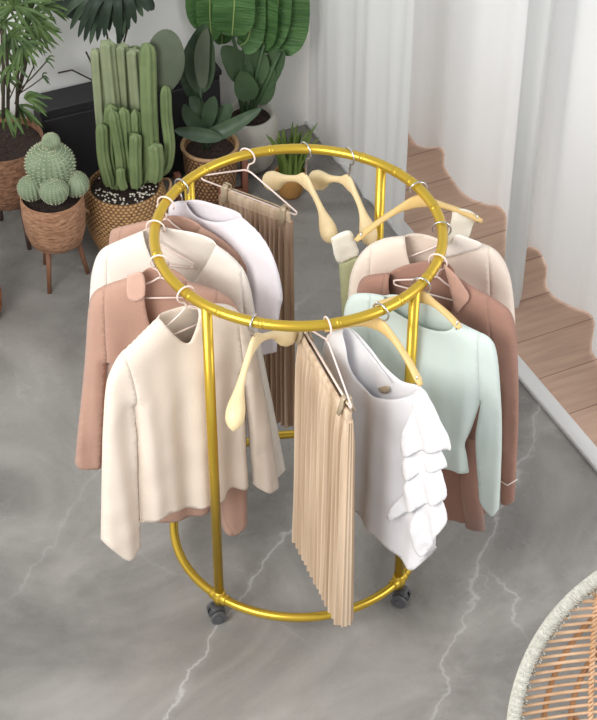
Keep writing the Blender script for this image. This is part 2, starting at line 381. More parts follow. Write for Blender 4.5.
def wire_hanger(fr, label, side=1, half=.19, drop=.15, m='wire', bar=True, clips=None, hookm=None, apex=.062, group=None):
    h = thing('wire_hanger', label, 'hanger', tuple(fr.W(0, -drop)), group)
    mb = MB(); mb.tube(hook_path(fr, side, drop=apex), HR, 8); mb.build('hook', M[hookm or m], h)
    c = [(0, -apex), (half*.25, -apex-.018), (half*.93, -drop+.012), (half, -drop+.004), (half*.985, -drop-.006), (half*.9, -drop-.008)]
    pts = [(-u, z) for u, z in c[::-1]]+c[1:]
    mb = MB(); mb.tube([fr.W(u, z) for u, z in catmull([(a, b, 0) for a, b in pts], 4) and [(p.x, p.y) for p in catmull([(a, b, 0) for a, b in pts], 4)]], HR, 8)
    mb.build('shoulder_wire', M[m], h)
    if bar:
        mb = MB(); mb.tube([fr.W(-half*.9, -drop-.008), fr.W(half*.9, -drop-.008)], HR, 8); mb.build('crossbar', M[m], h)
    for u in (clips or ()):
        mb = MB()
        for s in (-1, 1):
            mb.tube([fr.W(u, -drop+.012, s*.003), fr.W(u, -drop+.002, s*.012), fr.W(u, -drop-.022, s*.014), fr.W(u, -drop-.05, s*.024)], [(.009, .003), (.011, .004), (.012, .004), (.009, .004)], 8, up=tuple(fr.e))
        mb.tube([fr.W(u-.012, -drop-.008), fr.W(u+.012, -drop-.008)], .006, 8)
        mb.build('clip', M['clip'], h)
    return h
def wood_hanger(fr, label, side=1, half=.2, drop=.15, apex=.07, m='wood', kind='contour', hookm='chrome', asym=None):
    h = thing('wooden_hanger', label, 'hanger', tuple(fr.W(0, -drop)))
    mb = MB(); mb.tube(hook_path(fr, side, drop=apex), HR, 8); mb.build('hook', M[hookm], h)
    mb = MB(); pts = []; rs = []
    N_ = 30
    for i in range(-N_, N_+1):
        t = abs(i)/N_; sgn = 1 if i >= 0 else -1
        hf = half if sgn > 0 or not asym else asym[0]; dp = drop if sgn > 0 or not asym else asym[1]
        u = hf*t*sgn; z = -apex-(dp-apex)*(t**1.35)
        w = .030*t*t                                             # the ends curve forward like shoulders
        pts.append(fr.W(u, z, w))
        if kind == 'contour':
            v = .019*math.exp(-(t/.16)**2)+.0105+.024*math.exp(-((t-.83)/.2)**2)
            dth = .009+.018*math.exp(-((t-.83)/.22)**2)
            e = max(.0, 1-max(0, (t-.88)/.12)**2.2)**.5 if t > .88 else 1
            e = max(e, .12); rs.append((v*e, dth*e))
        else:
            v = .015*math.exp(-(t/.25)**2)+.0085; e = 1 if t < .95 else .75; rs.append((v*e, (.0085+.003*t)*e))
    mb.tube(pts, rs, 14, up=(0, 0, 1)); mb.build('shoulder_bar', M[m], h)
    if kind != 'contour':
        for s in (-1, 1):
            mb = MB(); mb.tube([fr.W(s*half*.92, -drop*.93+.018, .03), fr.W(s*half*.92, -drop*.93-.012, .034)], .0022, 6); mb.build('peg', M['chrome'], h)
    return h
# ------------------------------------------------------------------ cloth
def chaikin(p, it=2):
    for _ in range(it):
        if len(p) < 3: return p
        q = [p[0]]
        for i in range(len(p)-1):
            a, b = p[i], p[i+1]
            if i > 0: q.append((a[0]*.75+b[0]*.25, a[1]*.75+b[1]*.25))
            if i < len(p)-2: q.append((a[0]*.25+b[0]*.75, a[1]*.25+b[1]*.75))
        q.append(p[-1]); p = q
    return p
def resample(p, s):
    out = [p[0]]
    for i in range(len(p)-1):
        a, b = p[i], p[i+1]; d = math.dist(a, b); k = max(1, int(round(d/s)))
        if d < s*.35 and i < len(p)-2: continue
        a = out[-1]
        for j in range(1, k+1): out.append((a[0]+(b[0]-a[0])*j/k, a[1]+(b[1]-a[1])*j/k))
    return out
def inside(x, y, poly):
    r = False; n = len(poly); j = n-1
    for i in range(n):
        xi, yi = poly[i]; xj, yj = poly[j]
        if (yi > y) != (yj > y) and x < (xj-xi)*(y-yi)/(yj-yi)+xi: r = not r
        j = i
    return r
def segd(x, y, a, b):
    dx, dy = b[0]-a[0], b[1]-a[1]; l = dx*dx+dy*dy
    t = 0 if l == 0 else max(0, min(1, ((x-a[0])*dx+(y-a[1])*dy)/l))
    return math.hypot(x-a[0]-t*dx, y-a[1]-t*dy)
def pattern(chains, s=.011, lines=()):
    """chains of (kind, pts in u,z): 'c' = sewn edge, 'o' = open edge. returns verts, tris, distance to sewn edge"""
    loop = []; closed = []
    for kind, pts in chains:
        q = resample(chaikin(pts), s)
        if kind == 'c': closed += [(q[i], q[i+1]) for i in range(len(q)-1)]
        loop += q[:-1]
    n = len(loop)
    xs = [p[0] for p in loop]; ys = [p[1] for p in loop]
    inner = []; y = min(ys); row = 0
    while y < max(ys):
        x = min(xs)+(s/2 if row % 2 else 0)
        while x < max(xs):
            if inside(x, y, loop) and min(segd(x, y, loop[i], loop[(i+1) % n]) for i in range(0, n)) > s*.55: inner.append((x, y))
            x += s
        y += s*.87; row += 1
    extra = []; eedges = []
    for ln in lines:
        q = [p for p in resample(list(ln), s) if inside(p[0], p[1], loop)]
        base = n+len(extra); extra += q
        eedges += [(base+i, base+i+1) for i in range(len(q)-1) if math.dist(q[i], q[i+1]) < s*2]
    if extra: inner = [p for p in inner if min(math.dist(p, e) for e in extra) > s*.6]
    V = [Vector(p) for p in loop+extra+inner]
    r = delaunay_2d_cdt(V, [(i, (i+1) % n) for i in range(n)]+eedges, [], 1, 1e-6)
    vs = [(v.x, v.y) for v in r[0]]; tris = [tuple(f) for f in r[2]]
    # keep only triangles truly inside the outline
    tris = [t for t in tris if inside(sum(vs[i][0] for i in t)/3, sum(vs[i][1] for i in t)/3, loop)]
    ds = [min((segd(x, y, a, b) for a, b in closed), default=.5) for x, y in vs]
    return vs, tris, ds
def cloth(fr, parts_F, parts_B, T=.022, r=.06, folds=((.007, .15, 0), (.004, .08, 1.3)), seed=1, w0=0, wr=.0035, ztop=-.08, zfull=-.45, fan=0, lines=()):
    """front and back sheets; returns list of (verts3d, uv, tris)"""
    out = []
    def fold(u, z):
        k = max(0, min(1, (ztop-z)/(ztop-zfull))); k = k*k*(3-2*k)
        f = 0; uu = u*(1-fan*k)
        for A, lam, ph in folds:
            f += A*k*math.sin(2*PI*uu/lam+ph+1.9*noise.noise(Vector((u*4, z*1.2, seed))))
        f += wr*noise.noise(Vector((u*14, z*9, seed+4)))+wr*1.3*noise.noise(Vector((u*6+z*9, z*4-u*5, seed+8)))
        return f
    for sgn, ch in ((1, parts_F), (-1, parts_B)):
        if ch is None: continue
        vs, tris, ds = pattern(ch, lines=lines)
        W3 = []
        for (u, z), d in zip(vs, ds):
            q = min(1, d/r); g = math.sqrt(max(0, 1-(1-q)**2))
            W3.append(fr.W(u, z, w0+sgn*T*g+fold(u, z)*min(1, .25+d/.03)))
        if sgn < 0: tris = [t[::-1] for t in tris]
        out.append((W3, vs, tris))
    return out
def uvc(fr, chains, w=0): return [(k, [fr.UV(p, w) for p in pts]) for k, pts in chains]
def emit(sheets, regions, mats, parent, thick=.0025, names=None):
    """split the sheets by region polygons (u,z) into part meshes"""
    acc = {}
    for W3, uv, tris in sheets:
        bins = {}
        for t in tris:
            cu = sum(uv[i][0] for i in t)/3; cz = sum(uv[i][1] for i in t)/3
            key = 'body'
            for nm, poly in regions:
                if inside(cu, cz, poly): key = nm; break
            bins.setdefault(key, []).append(t)
        for key, ts in bins.items():
            mb = acc.setdefault(key, MB()); used = {}
            vs = []
            fs = []
            for t in ts:
                f = []
                for i in t:
                    if i not in used: used[i] = len(vs); vs.append(W3[i])
                    f.append(used[i])
                fs.append(tuple(f))
            mb.add(vs, fs)
    res = {}
    for key, mb in acc.items():
        nm = 'sleeve' if key.startswith('sleeve') else key
        o = mb.build(nm, mats.get(key, mats['body']), parent)
        if thick:
            s = o.modifiers.new('s', 'SOLIDIFY'); s.thickness = thick; s.offset = 0
        res[key] = o
    return res
def garment(name, label, cat, fr, neckF, neckB, rest, slv, m, T=.022, seed=1, group=None, folds=None, w0=0, **k):
    g = thing(name, label, cat, tuple(fr.W(0, -.5)), group)
    Fc = uvc(fr, [neckF]+rest, w0); Bc = uvc(fr, [neckB]+rest, w0)
    # make both sheets share the neck corners
    kw = dict(k); 
    if folds: kw['folds'] = folds
    regs = [(n_, chaikin([fr.UV(p, w0) for p in poly]+[fr.UV(poly[0], w0)], 2)) for n_, poly in slv]
    kw['lines'] = [r_[1] for r_ in regs]
    sh = cloth(fr, Fc, Bc, T=T, seed=seed, w0=w0, **kw)
    parts = emit(sh, regs, m, g)
    return g, parts
def flap(name, fr, pts, m, parent, w0=.03, T=.0, amp=.003, seed=3, thick=.003, tilt=0):
    q = [fr.UV(p, w0) for p in pts]; q.append(q[0])
    vs, tris, ds = pattern([('c', q)], .008)
    cu = sum(p[0] for p in q)/len(q)
    mb = MB(); mb.add([fr.W(u, z, w0+amp*noise.noise(Vector((u*20, z*20, seed)))+T*math.sqrt(max(0, 1-(1-min(1, d/.015))**2))) for (u, z), d in zip(vs, ds)], tris)
    o = mb.build(name, m, parent); s = o.modifiers.new('s', 'SOLIDIFY'); s.thickness = thick; s.offset = 0
    return o
# --- frames for every hanging thing (hook angle on the ring, direction of the hanger)
fa = Frame(-139, 34); fb = Frame(-161.5, 1); fc = Frame(176, -10); fd = Frame(160, -22); fe = Frame(147, -40)
ff = Frame(112, -32); fg = Frame(87, -56); fh = Frame(68, -61); fi = Frame(31, 14); fj = Frame(3, -6); fk_ = Frame(-18, -23)
fl = Frame(-34.5, -21); fm = Frame(-57, -42); fn = Frame(-79, -69); fo = Frame(-107, -113)
# a: cream sweater at the front left
garment('sweater', 'cream long-sleeve sweater with V neck, foremost at the left of the gold rack', 'sweater', fa,
 ('o', [(159, 318), (170, 331), (184, 342), (190, 329), (197, 307)]), ('o', [(159, 318), (176, 314), (190, 309), (197, 307)]),
 [('c', [(197, 307), (216, 303), (234, 306), (246, 322), (258, 360), (270, 420), (279, 487)]), ('o', [(279, 487), (268, 491), (253, 484)]),
  ('c', [(253, 484), (250, 450), (245, 400), (239, 366), (241, 374), (243, 396), (245, 440), (247, 483)]),
  ('o', [(247, 483), (240, 486), (225, 484), (219, 499), (208, 497), (190, 506), (171, 505), (155, 514), (140, 523)]),
  ('c', [(140, 523), (138, 480), (137, 430), (131, 396), (137, 430), (139, 480), (141, 546)]), ('o', [(141, 546), (133, 552), (123, 556), (110, 546), (101, 539)]),
  ('c', [(101, 539), (101.5, 490), (103, 430), (105, 395), (109, 374), (119, 356), (138, 338), (159, 318)])],
 [('sleeve_l', [(119, 345), (131, 380), (137.5, 430), (139.5, 480), (140.5, 524), (150, 570), (90, 570), (90, 345)]), ('sleeve_r', [(234, 295), (236, 340), (240, 367), (244, 400), (249.5, 450), (250, 500), (300, 500), (300, 290)])],
 dict(body=M['cream']), T=.024, seed=1, folds=((.010, .16, .4), (.005, .085, 1.2)))
# b
gb, _ = garment('sweater', 'dusty pink-brown sweater with open collar, hanging just behind the foremost cream sweater', 'sweater', fb,
 ('o', [(143, 272), (145, 300), (151, 325), (166, 345), (184, 338), (190, 310), (187, 281)]), ('o', [(143, 272), (156, 271), (172, 274), (187, 281)]),
 [('c', [(187, 281), (215, 289), (236, 302), (243, 330), (246, 420), (247, 525)]), ('o', [(247, 525), (240, 531), (230, 531), (222, 526)]),
  ('c', [(222, 526), (218, 460), (214, 380), (212, 350), (213, 380), (212, 440), (211, 508)]), ('o', [(211, 508), (195, 514), (171, 516), (140, 518), (115, 516)]),
  ('c', [(115, 516), (110, 440), (108, 345), (106, 400), (101, 468)]), ('o', [(101, 468), (88, 467), (75, 463)]),
  ('c', [(75, 463), (78, 430), (82, 395), (86, 350), (88, 310), (92, 292), (108, 284), (128, 278), (143, 272)])],
 [('sleeve_l', [(104, 270), (106, 340), (108, 350), (104, 400), (106, 480), (60, 480), (60, 270)]), ('sleeve_r', [(218, 280), (213, 350), (216, 400), (218, 520), (260, 545), (260, 280)])],
 dict(body=M['rose']), T=.022, seed=5, folds=((.008, .15, 2.4), (.003, .08, .2)))
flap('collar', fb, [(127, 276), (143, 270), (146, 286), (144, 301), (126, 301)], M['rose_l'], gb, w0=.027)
# c
garment('sweater', 'ivory white sweater hanging third from the front on the left of the rack', 'sweater', fc,
 ('o', [(143, 231), (152, 252), (167, 282), (184, 292), (202, 270), (216, 245)]), ('o', [(143, 231), (160, 231), (190, 237), (216, 245)]),
 [('c', [(216, 245), (234, 258), (248, 275), (256, 320), (268, 380), (285, 470)]), ('o', [(285, 470), (275, 477), (262, 480)]),
  ('c', [(262, 480), (256, 420), (246, 340), (246, 380), (246, 440)]), ('o', [(246, 440), (215, 444), (180, 447), (150, 452), (118, 455)]),
  ('c', [(118, 455), (113, 400), (110, 330), (106, 380), (104, 400)]), ('o', [(104, 400), (97, 402), (90, 400)]),
  ('c', [(90, 400), (88, 350), (90, 290), (92, 270), (99, 250), (118, 241), (143, 231)])],
 [('sleeve_l', [(108, 225), (110, 330), (108, 420), (70, 420), (70, 225)]), ('sleeve_r', [(240, 230), (246, 340), (256, 420), (258, 500), (300, 500), (300, 230)])],
 dict(body=M['ivory']), T=.022, seed=9)
# d
garment('sweater', 'dusty brown sweater behind the ivory one, its shoulder above the round cactus basket', 'sweater', fd,
 ('o', [(160, 218), (166, 236), (180, 254), (192, 240), (201, 227)]), ('o', [(160, 218), (174, 217), (188, 221), (201, 227)]),
 [('c', [(201, 227), (222, 239), (243, 257), (256, 270), (256, 320), (254, 380)]), ('o', [(254, 380), (246, 384), (238, 384)]),
  ('c', [(238, 384), (240, 340), (240, 300), (236, 340), (236, 400)]), ('o', [(236, 400), (200, 400), (160, 396), (126, 394)]),
  ('c', [(126, 394), (124, 340), (123, 290), (119, 320), (118, 340)]), ('o', [(118, 340), (112, 341), (106, 338)]),
  ('c', [(106, 338), (107, 290), (109, 245), (110, 231), (116, 228), (138, 223), (160, 218)])],
 [('sleeve_l', [(121, 215), (123, 290), (121, 350), (90, 350), (90, 215)]), ('sleeve_r', [(240, 240), (240, 300), (238, 340), (237, 390), (270, 390), (270, 240)])],
 dict(body=M['rose']), T=.012, w0=.004, seed=13)
# e
garment('blouse', 'pale lilac-white sleeveless blouse between the brown sweater and the taupe pleated skirt', 'blouse', fe,
 ('o', [(186, 201), (196, 214), (210, 219), (224, 220), (241, 217)]), ('o', [(186, 201), (200, 203), (222, 209), (241, 217)]),
 [('c', [(241, 217), (256, 230), (268, 246), (276, 264), (281, 283), (283, 300), (280, 306), (277, 330), (276, 352)]), ('o', [(276, 352), (255, 352), (225, 344), (195, 332), (176, 322)]),
  ('c', [(176, 322), (176, 270), (172, 235), (168, 215), (170, 202), (186, 201)])], [], dict(body=M['lilac']), T=.014, seed=17, w0=.008)
# j  cream sweater at the back right
gj, _ = garment('sweater', 'cream sweater with folded collar, hanging behind the cocoa sweater on the right', 'sweater', fj,
 ('o', [(405, 236), (410, 262), (425, 280), (440, 268), (446, 246)]), ('o', [(405, 236), (418, 238), (434, 242), (446, 246)]),
 [('c', [(446, 246), (466, 240), (482, 243), (498, 251), (509, 270), (514, 300), (516, 350), (514, 420)]), ('o', [(514, 420), (504, 423), (495, 420)]),
  ('c', [(495, 420), (494, 380), (492, 330), (489, 380), (488, 440)]), ('o', [(488, 440), (450, 446), (410, 442), (372, 440)]),
  ('c', [(372, 440), (370, 380), (368, 330), (364, 370), (362, 400)]), ('o', [(362, 400), (355, 401), (348, 398)]),
  ('c', [(348, 398), (346, 340), (348, 297), (351, 270), (364, 248), (383, 238), (405, 236)])],
 [('sleeve_r', [(488, 235), (492, 330), (491, 440), (540, 440), (540, 235)]), ('sleeve_l', [(372, 225), (368, 330), (365, 420), (330, 420), (330, 225)])],
 dict(body=M['cream']), T=.022, seed=21)
flap('collar', fj, [(444, 258), (449, 243), (456, 233), (468, 238), (483, 243), (480, 249), (462, 253)], M['ivory'], gj, w0=.03)
# k  cocoa sweater
gk, _ = garment('sweater', 'cocoa brown long-sleeve sweater with wide lapels, behind the mint top', 'sweater', fk_,
 ('o', [(390, 273), (392, 295), (402, 318), (430, 328), (452, 318), (456, 295), (455, 276)]), ('o', [(390, 273), (406, 268), (430, 264), (446, 266), (455, 276)]),
 [('c', [(455, 276), (478, 290), (500, 302), (513, 313), (517, 340), (518.5, 400), (517, 450), (514, 501)]), ('o', [(514, 501), (508, 504), (501, 503)]),
  ('c', [(501, 503), (500, 440), (497, 370), (494, 430), (491, 508)]), ('o', [(491, 508), (478, 514), (460, 519), (441, 516), (420, 512), (398, 508)]),
  ('c', [(398, 508), (394, 440), (384, 350), (378, 390), (376, 420)]), ('o', [(376, 420), (368, 422), (360, 419)]),
  ('c', [(360, 419), (357, 360), (356, 310), (357, 288), (362, 277), (375, 274), (390, 273)])],
 [('sleeve_r', [(488, 290), (497, 370), (496, 510), (540, 510), (540, 290)]), ('sleeve_l', [(386, 262), (384, 350), (382, 430), (330, 440), (330, 262)])],
 dict(body=M['cocoa']), T=.02, seed=25)
mb = MB(); q = [fk_.UV(p, .03) for p in ((474, 440), (476, 527))]
mb.tube([fk_.W(q[0][0], q[0][1], .026), fk_.W(q[0][0], (q[0][1]+q[1][1])/2, .032), fk_.W(q[1][0], q[1][1], .034)], [(.026, .014), (.032, .015), (.034, .015)], 20, up=tuple(fk_.e)); mb.build('loose_sleeve', M['cocoa'], gk)
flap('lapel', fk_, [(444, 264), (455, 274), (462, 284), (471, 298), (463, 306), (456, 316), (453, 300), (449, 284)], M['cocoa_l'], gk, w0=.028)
q = [fk_.UV(p, .02) for p in ((500, 482), (516, 482))]
mb = MB(); mb.tube([fk_.W(q[0][0], q[0][1], .016), fk_.W(sum(x[0] for x in q)/2, q[0][1]-.005, .02), fk_.W(q[1][0], q[1][1], .008)], .0022, 6); mb.build('cuff_stitching', M['ivory'], gk)
# l  mint top
garment('sweater', 'pale mint green long-sleeve top with wide neck, at the front right', 'sweater', fl,
 ('o', [(384, 296), (390, 305), (404, 315), (422, 323), (440, 329), (453, 327), (457, 321)]), ('o', [(384, 296), (400, 298), (425, 306), (445, 315), (457, 321)]),
 [('c', [(457, 321), (474, 330), (490, 337), (497, 350), (500, 390), (502, 430), (501, 470), (499, 508)]), ('o', [(499, 508), (493, 515), (485, 510), (479, 498)]),
  ('c', [(479, 498), (477, 470), (475, 438), (478, 420), (482, 396), (477, 412), (470, 432), (464, 443), (467, 455), (469, 472)]),
  ('o', [(469, 472), (460, 467), (447, 468), (430, 462), (410, 462), (385, 456), (366, 450)]),
  ('c', [(366, 450), (372, 420), (370, 360), (366, 390), (362, 430)]), ('o', [(362, 430), (355, 432), (347, 428)]),
  ('c', [(347, 428), (345, 370), (343, 325), (345, 305), (351, 294), (368, 293), (384, 296)])],
 [('sleeve_r', [(479, 325), (481, 398), (474, 438), (478, 530), (520, 530), (520, 325)]), ('sleeve_l', [(372, 285), (370, 360), (368, 400), (368, 445), (330, 440), (330, 285)])],
 dict(body=M['mint']), T=.014, w0=-.010, seed=29, folds=((.008, .14, 1.0), (.004, .07, .2)))
# m  white ruffled blouse
gm, _ = garment('blouse', 'white blouse with ruffled side hanging from a wooden hanger at the front', 'blouse', fm,
 ('o', [(343, 327), (350, 340), (354, 362), (366, 386), (379, 393), (395, 396), (410, 394), (421, 390)]), ('o', [(343, 327), (360, 346), (376, 366), (392, 383), (406, 388), (421, 390)]),
 [('c', [(421, 390), (430, 405), (436, 430), (438, 470), (438, 510), (435, 548)]), ('o', [(435, 548), (428, 558), (418, 566), (405, 558), (385, 536), (364, 518), (353, 504)]),
  ('c', [(353, 504), (352, 460), (349, 425), (340, 395), (326, 372), (323, 360), (324, 340), (332, 330), (343, 327)])], [], dict(body=M['white']), T=.022, seed=33, folds=((.008, .17, .3), (.004, .09, 2.0)), zfull=-.5)
def flounce(pts, top, w0, seed):
    q = [fm.UV(p, w0) for p in pts]; q.append(q[0]); vs, tris, ds = pattern([('o', q)], .007)
    tz = fm.UV(top, w0)[1]
    mb = MB(); V = []
    for (u, z) in vs:
        k = max(0, min(1, (tz-z)/.13)); V.append(fm.W(u, z, w0+k*(.012+.011*math.sin(u*62+z*20+seed))+.004*noise.noise(Vector((u*30, z*30, seed)))))
    mb.add(V, tris); o = mb.build('ruffle', M['white'], gm); s = o.modifiers.new('s', 'SOLIDIFY'); s.thickness = .002
flounce([(416, 391), (424, 388), (432, 403), (440, 420), (448, 432), (457, 445), (449, 450), (438, 450), (420, 450), (408, 455), (403, 448), (407, 430)], (418, 390), .026, 1)
flounce([(412, 440), (436, 443), (450, 466), (440, 470), (424, 470), (408, 480), (402, 474), (408, 455)], (424, 440), .024, 2.2)
flounce([(416, 462), (438, 460), (449, 497), (440, 502), (424, 504), (408, 512), (388, 520), (394, 506), (406, 490)], (425, 462), .028, 3.1)
flounce([(420, 500), (440, 494), (449, 519), (443, 530), (438, 534), (432, 548), (424, 556), (412, 535)], (430, 498), .026, 4.4)
# sheer back panel edge and care label
q0, q1 = fm.UV((344, 328)), fm.UV((389, 385))
mb = MB(); mb.tube([fm.W(*q0, -.012), fm.W(*q1, -.012)], .0022, 6); mb.build('piping', M['white'], gm)
flap('care_label', fm, [(378, 388), (388, 385), (391, 392), (381, 394)], M['clip'], gm, w0=-.010)
# i camisole on the right
gi = thing('camisole', 'off-white camisole with broad straps and sage lining, at the back right of the rack', 'camisole', tuple(fi.W(0, -.5)))
qs = [fi.UV(p) for p in ((332, 240), (351, 232), (359, 255), (337, 266))]
def strap_sheet(poly, m, name, w, T=.006): 
    return flap(name, fi, poly, m, gi, w0=w, T=T, amp=.006)
strap_sheet([(331, 238), (340, 232), (351, 229), (355, 241), (360, 254), (349, 260), (336, 265)], M['cami'], 'strap', .014)
strap_sheet([(453, 209), (465, 208), (478, 215), (473, 224), (467, 240), (457, 246), (445, 248), (449, 228)], M['cami'], 'strap', .014)
sh = cloth(fi, uvc(fi, [('o', [(339, 262), (349, 258), (359, 254), (366, 285), (392, 300), (425, 290), (441, 262), (446, 246), (457, 245), (467, 238)]), ('c', [(467, 238), (470, 262), (470, 300), (468, 360)]), ('o', [(468, 360), (430, 370), (390, 376), (350, 380)]), ('c', [(350, 380), (343, 330), (339, 262)])]),
           uvc(fi, [('o', [(339, 262), (349, 258), (359, 254), (366, 285), (392, 300), (425, 290), (441, 262), (446, 246), (457, 245), (467, 238)]), ('c', [(467, 238), (470, 262), (470, 300), (468, 360)]), ('o', [(468, 360), (430, 370), (390, 376), (350, 380)]), ('c', [(350, 380), (343, 330), (339, 262)])]), T=.014, seed=41)
emit(sh, [], dict(body=M['sage']), gi)
# f and n pleated skirts
def pleated(fr, label, us, z0, z1, T0, T1, m, pleats, u_shift=0, seed=0, mw=None):
    g = thing('pleated_skirt', label, 'skirt', tuple(fr.W(0, z1)))
    rows = 26; mb = MB(); V = []; ring_n = None
    for j in range(rows+1):
        t = j/rows; z = z0+(z1-z0)*t; T = T0+(T1-T0)*t; ua, ub = us[0]-.006*t, us[1]+.006*t+u_shift*t
        loop = []; n = pleats*4; amp = .0078*min(1, t*8+.15)
        for i in range(n+1):
            s = i/n; u = ua+(ub-ua)*s; ph = (i % 4)
            w = T+amp*(1 if ph in (1, 2) else -1)*(1+.5*noise.noise(Vector((i//4*1.7, t*1.3, seed))))
            loop.append(fr.W(u+.006*noise.noise(Vector((i//4*.9, t*2, seed+2))), z-.012*abs(noise.noise(Vector((i//4*.8, seed, 5))))*(t > .98), w))
        # outer folded edges
        for k in range(1, 6): loop.append(fr.W(ub+.004*(k % 2)+.004, z, T-2*T*k/6))
        for i in range(n+1):
            s = 1-i/n; u = ua+(ub-ua)*s; ph = (i % 4)
            loop.append(fr.W(u, z, -T-amp*(1 if ph in (1, 2) else -1)))
        for k in range(1, 6): loop.append(fr.W(ua-.004*(k % 2)-.004, z, -T+2*T*k/6))
        ring_n = len(loop); V += loop
    fs = [(j*ring_n+k, j*ring_n+(k+1) % ring_n, (j+1)*ring_n+(k+1) % ring_n, (j+1)*ring_n+k) for j in range(rows) for k in range(ring_n)]
    fs.append(tuple(range(ring_n))[::-1])
    mb.add(V, fs); mb.build('pleats', m, g, smooth=False)
    mb = MB(); loop = []      # waistband
    n = 24; V = []
    for z in (z0-.002, z0+.012, z0+.03, z0+.034):
        for k in range(n):
            a = 2*PI*k/n; V.append(fr.W((us[0]+us[1])/2+(us[1]-us[0])*.5*(1 if math.cos(a) > 0 else -1)*abs(math.cos(a))**.35, z+.004*math.sin(a*3), (T0+.003)*(1 if math.sin(a) > 0 else -1)*abs(math.sin(a))**.5*(1 if z < z0+.033 else .2)))
    mb.add(V, [(j*n+k, j*n+(k+1) % n, (j+1)*n+(k+1) % n, (j+1)*n+k) for j in range(3) for k in range(n)]); mb.build('waistband', mw or m, g)
    return g
ub = fn.UV((350, 420))[0]; ua = fn.UV((301, 366))[0]
zb = .5*(fn.UV((297, 549), .01)[1]+fn.UV((350, 622), .0)[1])
print('skirt n', ua, ub, zb, fn.UV((305, 350)), fn.UV((349, 413)))
pleated(fn, 'beige finely pleated skirt clipped to a white wire hanger at the front of the rack', (ua, ub), -.215, zb, .010, .022, M['pleat'], 15)
wire_hanger(fn, 'white wire clip hanger holding the front beige pleated skirt', side=1, half=.178, drop=.155, clips=(ua+.03, ub-.03), m='wire')
ua = ff.UV((222, 202))[0]; ub = ff.UV((290, 230))[0]; zb = ff.UV((298, 427))[1]
print('skirt f', ua, ub, zb)
pleated(ff, 'taupe pleated skirt hanging at the back left of the rack, inside the ring', (ua, ub), -.195, zb, .010, .016, M['pleat_d'], 14, seed=8, mw=M['pleat'])
wire_hanger(ff, 'white wire clip hanger holding the taupe pleated skirt at the back', side=1, half=.178, drop=.155, clips=(ua+.02, ub-.02), m='wire')
# hangers in the clothes
wire_hanger(fa, 'pale wire hanger inside the foremost cream sweater', side=-1, half=.115, drop=.125, apex=.055)
wire_hanger(fb, 'pale wire hanger inside the dusty pink-brown sweater behind the cream one', side=-1, half=.13, drop=.13)
wire_hanger(fc, 'pale wire hanger inside the ivory white sweater', side=-1, half=.11, drop=.135)
wire_hanger(fd, 'pale wire hanger inside the dusty brown sweater by the cactus basket', side=-1, half=.11, drop=.135)
wire_hanger(fe, 'wire hanger with grey hook inside the lilac-white blouse', side=-1, half=.11, drop=.135, hookm='chrome')
wire_hanger(fj, 'wire hanger with chrome hook inside the cream sweater on the right', side=1, half=.11, drop=.135, hookm='chrome')
wire_hanger(fk_, 'pale wire hanger inside the cocoa brown sweater', side=1, half=.13, drop=.125)
wood_hanger(fl, 'flat wooden hanger with chrome hook inside the mint top', side=1, half=.13, drop=.10, apex=.045, m='wood2', kind='flat')
wood_hanger(fm, 'flat wooden hanger with curly chrome hook holding the white blouse', side=1, half=.175, drop=.155, apex=.055, m='wood2', kind='flat')
wood_hanger(fi, 'slim arched wooden hanger holding the off-white camisole by its straps', side=1, half=.20, drop=.14, apex=.05, m='wood2', kind='flat')
wood_hanger(fg, 'empty pale contoured wooden hanger at the back of the ring beside the pleated skirt', side=1, half=.19, drop=.235, apex=.125)
wood_hanger(fh, 'empty pale contoured wooden hanger at the back, nearer the right rear pole', side=1, half=.19, drop=.215, apex=.11)
wood_hanger(fo, 'empty pale contoured wooden hanger at the front between cream sweater and pleated skirt', side=1, half=.215, drop=.215, apex=.078)
# ------------------------------------------------------------------ plants
def pot(name, m, parent, c, prof, inner=.008, soil=None, fn=None, seg=48, mr=None, soilz=None):
    rt, zt = prof[-1]
    full = [(0.001, prof[0][1])]+prof+[(rt-inner*.3, zt+.004), (rt-inner, zt), (rt-inner*1.3, zt-.03)]
    mb = MB(); mb.lathe(c, full, seg, fn); o = mb.build(name, m, parent)
    if soil:
        s = MB(); s.disc(Vector(c)+Vector((0, 0, (soilz or zt-.025))), rt-inner*1.2, 36, .004); s.build('soil', soil, parent)
    return o
def stand(parent, c, r, zt, m, n=4, rot=.4, up=0, splay=.02, rl=.011, ringz=None):
    for k in range(n):
        a = rot+2*PI*k/n; d = Vector((math.cos(a), math.sin(a), 0)); c_ = Vector(c)
        mb = MB(); mb.tube([c_+d*(r+splay), c_+d*r+Vector((0, 0, zt+up))], [rl*.8, rl], 8); mb.build('leg', m, parent)
    mb = MB()
    for k in range(n//2):
        a = rot+2*PI*k/n; d = Vector((math.cos(a), math.sin(a), 0)); mb.tube([Vector(c)-d*r+Vector((0, 0, zt-.012)), Vector(c)+d*r+Vector((0, 0, zt-.012))], .009, 8)
    mb.build('crosspiece', m, parent)
